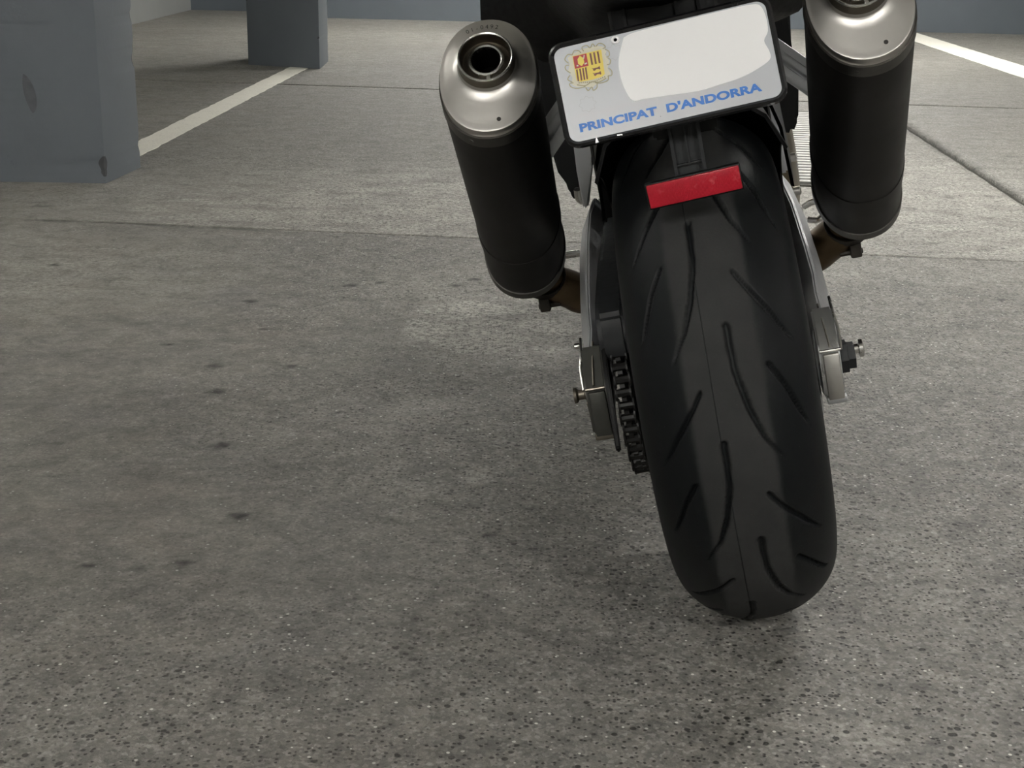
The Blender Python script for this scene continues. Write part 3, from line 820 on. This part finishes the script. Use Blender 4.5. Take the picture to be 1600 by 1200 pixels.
# ---- muffler hangers (extruded aluminium) between tail and mufflers
for s in (1, -1):
    bm = bmesh.new()
    def strip(o0, o1, y0, y1, x0=.085, x1=.19):
        pts = []
        z = lambda x, o: .820-1.0*x-o
        prism(bm, [(s*x0, z(x0, o0)), (s*x1, z(x1, o0)), (s*x1, z(x1, o1)), (s*x0, z(x0, o1))], 'y', y0, y1, .0012)
    strip(0, .012, .045, .075); strip(.0125, .0225, .050, .075); strip(.030, .044, .052, .078); strip(.0, .05, .066, .085, .085, .17)
    obj('muffler_hanger', bm, M['satin_alu'], bike)

# ---- licence plate
PC = Vector((-.0029, -.280, .7094)); PR = Vector((.9994, 0, .0346)).normalized(); PU = Vector((-.0329, .3047, .9519)); PU = (PU-PR*PU.dot(PR)).normalized(); PN = PR.cross(PU).normalized()
PM = Matrix(((*PR, 0), (*PU, 0), (*PN, 0), (0, 0, 0, 1))).transposed(); PM = PM @ Matrix.Diagonal((1, .917, 1, 1)); PM.translation = PC
def pobj(name, bm, m, parent, smooth=0):
    o = obj(name, bm, m, None, smooth); o.parent = parent; return o
bm = bmesh.new(); poly = [(x-.003, y+.001) for x, y in rrect(.2125, .1045, .010)]
prism(bm, poly, 'z', -.0012, 0)
plate = obj('license_plate', bm, M['plate'], bike, smooth=0); plate.matrix_local = PM; plate['label'] = 'pale silver licence plate with blue lettering and a coat of arms'
# frame
bm = bmesh.new()
o1 = [(x-.003, y+.001) for x, y in rrect(.2125, .1045, .010, 8)]; o2 = [(x-.003, y+.001) for x, y in rrect(.2185, .1105, .0130, 8)]; o3 = [(x-.003, y+.001) for x, y in rrect(.2235, .1155, .0155, 8)]
loft(bm, [[(x, y, -.010) for x, y in o1], [(x, y, .0005) for x, y in o1], [(x, y, .0035) for x, y in o2], [(x, y, .0015) for x, y in o3], [(x, y, -.010) for x, y in o3], [(x, y, -.010) for x, y in o1]], cap=False)
pobj('plate_frame', bm, M['paint_black_frame'], plate, 40)
bm = bmesh.new(); prism(bm, [(x-.003, y+.001) for x, y in rrect(.218, .110, .012)], 'z', -.012, -.004); pobj('plate_backing', bm, M['black_plastic'], plate)
def flat(bm, pts, z, mi=0, sc=.001):
    f = bm.faces.new([bm.verts.new((x*sc, y*sc, z)) for x, y in pts]); f.material_index = mi
    if f.calc_area() and f.normal.z < 0: f.normal_flip()
    return f
# added white patch standing in for the redacted number
patch = [(-37.7,48.4),(-27.2,51.2),(-3.4,51.8),(29.5,52),(62.2,52),(88,51.5),(98.0,48.2),(101.6,35.4),(100.8,19.5),(95.5,10.3),(98.3,-1.5),(97.3,-10.6),(83.1,-17.8),(65.6,-22.7),(45,-24.9),(24.3,-26.4),(-2.3,-24.1),(-29.1,-21.6),(-40.7,-20.4),(-46.2,-6.9),(-48.2,10.5),(-46.4,27)]
sp_ = smooth_path([(x, y, 0) for x, y in patch+[patch[0]]], 4)[:-1]
bm = bmesh.new(); loft(bm, [[(p.x*.001, p.y*.001, z) for p in sp_] for z in (.0, .0005)]); bmesh.ops.triangulate(bm, faces=[f for f in bm.faces if len(f.verts) > 4])
pw = pobj('number_redaction', bm, M['white_patch'], plate); pw['label'] = 'added white patch standing in for the redacted registration number'
# lettering
cvd = bpy.data.curves.new('t', 'FONT'); cvd.body = "PRINCIPAT  D'ANDORRA"; cvd.size = .0142; cvd.offset = .00065; cvd.space_character = 1.02
co_ = bpy.data.objects.new('t', cvd); COL.objects.link(co_)
me = bpy.data.meshes.new_from_object(co_.evaluated_get(bpy.context.evaluated_depsgraph_get())); bpy.data.objects.remove(co_)
xs_ = [v.co.x for v in me.vertices]; ys_ = [v.co.y for v in me.vertices]
for v in me.vertices:
    v.co = (-.0978+(v.co.x-min(xs_))/(max(xs_)-min(xs_))*.1822, -.0418+(v.co.y-min(ys_))/(max(ys_)-min(ys_))*.0098, .0004)
me.materials.append(M['blue_print']); lo = bpy.data.objects.new('plate_lettering', me); link(lo, plate)
# coat of arms
ox, oy = -76.2, 27.0
bm = bmesh.new()
def orn(pts, wdt, z, mi):
    P_ = smooth_path([(x, y, 0) for x, y in pts], 6)
    for a, b in zip(P_[:-1], P_[1:]):
        dd = (b-a).normalized(); nn = Vector((-dd.y, dd.x, 0))*wdt
        flat(bm, [(a+nn)[:2], (b+nn)[:2], (b-nn)[:2], (a-nn)[:2]], z, mi)
# cartouche background and scrolls
cart = [(-79,47),(-72,46.5),(-66,47),(-59,44),(-57,38),(-58,33),(-56,27),(-59,20),(-57,14),(-61,9),(-69,8),(-77,3.5),(-85,6),(-93,8),(-97,12),(-95,19),(-98,27),(-95,34),(-96,41),(-89,44.5)]
flat(bm, cart, .0001, 4)
for sc in ([(-79,44),(-80,48.5),(-75,49.5),(-72,46),(-69,49.8),(-67,46)], [(-66,46),(-63,48.5),(-59,47),(-57,43),(-60,42)], [(-58,41),(-54.5,37.5),(-55,33),(-58,32)], [(-57,31),(-54.5,28),(-56,24),(-59,24)], [(-58,20),(-55.5,16),(-56.5,11.5),(-60,12)], [(-60,12),(-61,7),(-69,6),(-74,8)], [(-72,7),(-73,2),(-77,0),(-78,4),(-82,1),(-84,5)], [(-84,6),(-92,6),(-98,9),(-99,13),(-95,13)], [(-96,14),(-100,18),(-97,22)], [(-96,24),(-100,29),(-99.5,33),(-96,33)], [(-96,35),(-99,40),(-95,44.5),(-91,43)], [(-91,43),(-88,47),(-84,46),(-82,43)], [(-92,10),(-84,7),(-77,9.5),(-70,7.5),(-62,10)]):
    orn(sc, .55, .0002, 3)
for k in range(14):
    x = -90+k*2.0; y = 9.6+1.2*math.cos(k*.45)
    flat(bm, [(x, y), (x+1.1, y), (x+1.1, y+1.6), (x, y+1.6)], .00025, 3)
# shield: yellow, red quarter, stripes, cows
flat(bm, [(-91,41.5),(-61.5,41.5),(-62.8,14.5),(-66,12.4),(-76.8,11.6),(-88,12.4),(-91.5,14.5)], .0003, 0)
flat(bm, [(-90.4,41),(-76.8,41),(-77,27.4),(-90.8,27.4)], .0004, 1)
flat(bm, [(-83.6,40.2),(-80.6,37),(-80.4,32),(-83.6,28.4),(-86.8,32),(-86.6,37)], .0005, 0)
orn([(-79.2,40),(-80.4,36)], .5, .0005, 4); orn([(-78,30.8),(-80.6,30)], .7, .0005, 4); orn([(-88.6,30.4),(-86.8,30)], .7, .0005, 4); orn([(-89.6,28.6),(-78.2,28.6)], .45, .0005, 5)
for x in (-73.0, -69.2, -65.4): flat(bm, [(x-.9, 40.3), (x+.9, 40.3), (x+.7, 27.4), (x-1.1, 27.4)], .0004, 2)
for x in (-89.2, -86.0, -83.0, -80.2): flat(bm, [(x-.8, 26.4), (x+.8, 26.4), (x+.2, 13.4), (x-1.4, 13.4)], .0004, 2)
for y in (22.4, 16.8):
    flat(bm, [(-74.5,y+2),(-73,y+1),(-68,y+1),(-66.4,y+2.2),(-66,y-1),(-66.8,y-2),(-67.8,y-1),(-70,y-.6),(-72,y-2),(-73.4,y-1.4),(-73.2,y-.2)], .0004, 2)
pobj('coat_of_arms', bm, [M['yellow'], M['emblem_red'], M['dark_red'], M['gold_line'], M['cream'], M['emblem_red']], plate)
# faint rosettes
for cx, cy in ((-85.3, -13.1), (-49.5, 35.3)):
    bm = bmesh.new(); P_ = [(cx+(8+1.1*math.cos(8*a))*math.cos(a), cy+(8+1.1*math.cos(8*a))*math.sin(a)) for a in [2*PI*k/64 for k in range(65)]]
    for a, b in zip(P_[:-1], P_[1:]):
        m_ = lambda p: (cx+(p[0]-cx)*.93, cy+(p[1]-cy)*.93)
        flat(bm, [a, b, m_(b), m_(a)], .0002)
    pobj('embossed_rosette', bm, M['grey_print'], plate)
bm = bmesh.new(); lathe(bm, [(.0017, 0), (.0046, 0), (.0044, .001), (.0036, .0016), (.0020, .0014), (.0017, .0004)], (-.046, .0480, 0), (0, 0, 1), 24, closed_profile=True); ey = pobj('plate_eyelet', bm, M['white_patch'], plate, 40)
bm = bmesh.new(); lathe(bm, [(.0018, 0), (.0018, .0006), (0, .0006)], (-.046, .0480, 0), (0, 0, 1), 16); pobj('plate_screw', bm, M['hole'], plate)
bm = bmesh.new(); prism(bm, [(-.0848, -.0575), (-.0812, -.0575), (-.0830, -.0500)], 'z', .0036, .0046); pobj('plate_clip', bm, M['cast_alu'], plate)
bm = bmesh.new(); prism(bm, [(-.0622, -.0548), (-.0572, -.0552), (-.0572, -.0540), (-.0622, -.0536)], 'z', .0034, .0040); pobj('frame_chip', bm, M['steel'], plate)

# ---- plate stem, reflector
bm = bmesh.new()
def yb(z): return -.262+(z-.655)*(-.02)*0
prism(bm, [(-.0135, .665), (.0165, .665), (.0175, .600), (-.0150, .600)], 'y', -.246, -.236, .001)
for x0, x1 in ((-.0150, -.0115), (.0138, .0178)):
    prism(bm, [(x0, .665), (x1, .665), (x1, .600), (x0, .600)], 'y', -.256, -.238, .0008)
prism(bm, [(.0000, .665), (.0022, .665), (.0026, .612), (.0004, .612)], 'y', -.253, -.240, .0005)
prism(bm, [(-.012, .6135), (.014, .6145), (.014, .6125), (-.012, .6115)], 'y', -.251, -.240, .0004)
obj('plate_stem', bm, M['grey_plastic'], bike)
RM = Matrix(((math.cos(.043), 0, -math.sin(.043), 0), (0, 1, 0, 0), (math.sin(.043), 0, math.cos(.043), 0), (0, 0, 0, 1))); RM.translation = V(.0022, -.262, .5905)
bm = bmesh.new(); box(bm, -.0492, .0492, -.004, .006, -.0137, .0137, .0015)
rf = obj('rear_reflector', bm, M['black_plastic'], bike); rf.matrix_local = RM; rf['label'] = 'red rectangular reflector in black housing'
bm = bmesh.new(); box(bm, -.0476, .0476, -.0062, -.001, -.0121, .0121, .0012); pobj('reflector_lens', bm, M['red'], rf, 35)

# ---- tail and body panels
def section(y, pts): return [Vector((x, y, z)) for x, z in pts]+[Vector((-x, y, z)) for x, z in pts[::-1] if abs(x) > 1e-6]
def tail_pts(w_, zb, zt, v):   # half outline bottom centre to top centre
    return [(0.0, zb), (.45*w_, zb+.004), (.70*w_, zb+.16*v), (.96*w_, zb+.62*v), (w_, zb+.8*v), (.97*w_, zb+1.15*v), (.75*w_, zt-.012), (.4*w_, zt), (0, zt+.004)]
bm = bmesh.new()
loft(bm, [section(y, tail_pts(w_, zb, zt, v)) for y, w_, zb, zt, v in ((-.40, .045, .845, .915, .03), (-.34, .08, .80, .925, .07), (-.22, .105, .765, .925, .08), (-.10, .118, .735, .915, .10), (.02, .140, .715, .905, .105), (.09, .226, .700, .890, .105), (.13, .229, .698, .885, .105), (.2, .222, .69, .865, .11), (.42, .19, .67, .83, .12))])
obj('tail_fairing', bm, M['black_plastic'], bike, 50)
bm = bmesh.new()
box(bm, -.055, .055, -.245, -.06, .70, .82, .012); prism(bm, [(-.03, .64), (.035, .64), (.05, .80), (-.05, .80)], 'y', -.240, -.225, .003)
for x in (-.04, .012, .034): box(bm, x, x+.003, -.249, -.24, .72, .80)
obj('plate_carrier', bm, M['black_plastic'], bike)
bm = bmesh.new(); box(bm, -.07, .07, -.415, -.34, .86, .90, .012); tl = obj('tail_light', bm, M['red'], bike)
bm = bmesh.new()
loft(bm, [section(y, [(0, zb), (w_*.8, zb), (w_, zb+.025), (w_*.9, zt-.015), (w_*.4, zt), (0, zt)]) for y, w_, zb, zt in ((-.12, .09, .89, .95), (.1, .13, .865, .935), (.14, .14, .81, .87), (.35, .15, .80, .85), (.52, .11, .80, .87))])
obj('seat', bm, M['seat'], bike, 50)
bm = bmesh.new()
loft(bm, [section(y, [(0, zb), (w_*.8, zb), (w_, zb+.07), (w_*.9, zt-.05), (w_*.45, zt), (0, zt+.005)]) for y, w_, zb, zt in ((.48, .08, .76, .86), (.56, .13, .74, .95), (.75, .17, .73, 1.0), (.92, .16, .76, .98), (1.02, .11, .80, .92))])
obj('fuel_tank', bm, M['gloss_black'], bike, 50)
# black side panels beside the frame
for s, pl in ((1, [(.10, .80), (.17, .80), (.180, .70), (.174, .64), (.176, .58), (.169, .53), (.158, .51), (.12, .52)]), (-1, [(.12, .80), (.19, .80), (.222, .68), (.214, .545), (.203, .520), (.198, .482), (.190, .466), (.178, .47), (.166, .53)])):
    bm = bmesh.new(); prism(bm, [(s*x, z) for x, z in pl], 'y', .50, .64, .006); obj('side_panel', bm, M['black_plastic'], bike)
# frame spars (aluminium strips rising in front of the tyre)
for s, lo_, hi_ in ((1, [(.1245, .46), (.1395, .46)], [(.107, .61), (.126, .61)]), (-1, [(.1690, .462), (.1765, .462)], [(.137, .61), (.170, .61)])):
    bm = bmesh.new()
    (a, z0), (b, _) = lo_; (c, z1), (d_, _) = hi_
    m1 = (a*.6+c*.4+(.0 if s > 0 else -.004)); m2 = (b*.6+d_*.4)+.002; zm = .6*z0+.4*z1
    prism(bm, [(s*a, z0), (s*b, z0), (s*m2, zm), (s*d_, z1), (s*c, z1), (s*m1, zm)], 'y', .455, .50, .003)
    mid_ = bm
    obj('frame_spar', bm, M['satin_alu'], bike)
# engine and covers
bm = bmesh.new(); box(bm, -.13, .13, .56, 1.0, .24, .62, .04); obj('engine_block', bm, M['grey_plastic'], bike)
bm = bmesh.new(); lathe(bm, [(.0, .0), (.085, 0), (.095, .004), (.095, .010), (.088, .020), (.06, .026), (0, .027)], (.135, .60, .455), (.95, -.12, .0), 40)
cov = obj('engine_cover', bm, M['cover'], bike)
for k in range(10):
    a = 2*PI*k/10+.2; bm = bmesh.new(); lathe(bm, [(.007, 0), (.007, .010), (.004, .012), (0, .012)], (.147, .60-.09*math.cos(a), .455+.088*math.sin(a)), (.95, -.12, 0), 12); obj('cover_bolt', bm, M['steel'], cov)
# foot controls
for s in (1, -1):
    bm = bmesh.new(); tube(bm, [(s*.145, .62, .44), (s*.158, .61, .435)], .012, 12); box(bm, min(s*.14, s*.155), max(s*.14, s*.155), .58, .66, .41, .52, .005)
    obj('foot_peg', bm, M['cast_alu'], bike)
    if s > 0:
        bm = bmesh.new(); tube(bm, smooth_path([(.158, .50, .395), (.172, .49, .402), (.184, .485, .398), (.186, .48, .385), (.175, .475, .376), (.160, .48, .378)], 4), .005, 10); tube(bm, [(.150, .46, .352), (.186, .455, .356)], .006, 10)
        obj('brake_pedal', bm, M['bright_steel'], bike)
    else:
        bm = bmesh.new(); tube(bm, smooth_path([(-.183, .53, .462), (-.1845, .50, .472), (-.183, .49, .488)], 4), .006, 12); obj('heel_knob', bm, M['bright_steel'], bike)
        bm = bmesh.new(); tube(bm, [(-.20, .50, .385), (-.235, .49, .388)], .006, 12); obj('gear_lever', bm, M['bright_steel'], bike)
# side stand
gz = lambda x: -x*math.tan(LEAN)
bm = bmesh.new(); tube(bm, smooth_path([(-.09, .62, .27), (-.12, .62, .18), (-.17, .62, gz(-.17)+.012)], 4), .011, 12); box(bm, -.19, -.15, .60, .645, gz(-.17)-.003, gz(-.17)+.010, .004); obj('side_stand', bm, M['black_plastic'], bike)
# front end
FY = 1.41
fme = tyre_mesh('front_tyre', .300, .120, .052, 240, 25, False); ft = bpy.data.objects.new('front_tyre', fme); ft.location = (0, FY, .300); link(ft, bike)
bm = bmesh.new()
lathe(bm, [(.222, -.045), (.23, -.045), (.225, -.03), (.21, -.015), (.21, .015), (.225, .03), (.23, .045), (.222, .045), (.19, .02), (.19, -.02)], (0, FY, .30), (1, 0, 0), 48, closed_profile=True)
for k in range(5):
    a = 2*PI*k/5; tube(bm, [V(0, FY, .30), V(0, FY+.20*math.cos(a), .30+.20*math.sin(a))], [.022, .014], 8)
obj('front_rim', bm, M['gloss_black'], bike)
for s in (1, -1):
    bm = bmesh.new(); tube(bm, [(s*.095, FY-.01, .28), (s*.095, FY-.15, .66)], .027, 16); tube(bm, [(s*.095, FY-.15, .62), (s*.095, FY-.27, .96)], .022, 16); obj('fork_leg', bm, M['cast_alu'], bike)
    bm = bmesh.new(); tube(bm, smooth_path([(s*.06, FY-.27, 1.0), (s*.2, FY-.29, 1.02), (s*.36, FY-.36, 1.0)], 4), .012, 12); hb = obj('handlebar', bm, M['black_plastic'], bike)
    bm = bmesh.new(); tube(bm, [(s*.26, FY-.315, 1.015), (s*.375, FY-.365, .998)], .017, 12); obj('grip', bm, M['rubber_black'], hb)
bm = bmesh.new(); box(bm, -.12, .12, FY-.30, FY-.23, .93, .97, .01); box(bm, -.12, .12, FY-.25, FY-.18, .74, .78, .01); obj('triple_clamp', bm, M['cast_alu'], bike)
bm = bmesh.new(); rings = []
for k in range(17):
    a = math.radians(35+k*7); rr_ = .325
    rings.append([Vector((x, FY-rr_*math.cos(a)-dr*0, .30+(rr_-dr)*math.sin(a))) for x, dr in ((-.068, .04), (-.05, .01), (0, 0), (.05, .01), (.068, .04), (.062, .045), (.045, .015), (0, .005), (-.045, .015), (-.062, .045))])
loft(bm, rings); obj('front_mudguard', bm, M['gloss_black'], bike)
bm = bmesh.new()
loft(bm, [section(y, [(0, zb), (w_*.7, zb+.01), (w_, (zb+zt)/2), (w_*.75, zt-.02), (0, zt)]) for y, w_, zb, zt in ((1.10, .15, .80, .98), (1.25, .17, .78, 1.03), (1.42, .13, .78, 1.0), (1.52, .05, .82, .92))]); obj('headlight_fairing', bm, M['gloss_black'], bike, 50)
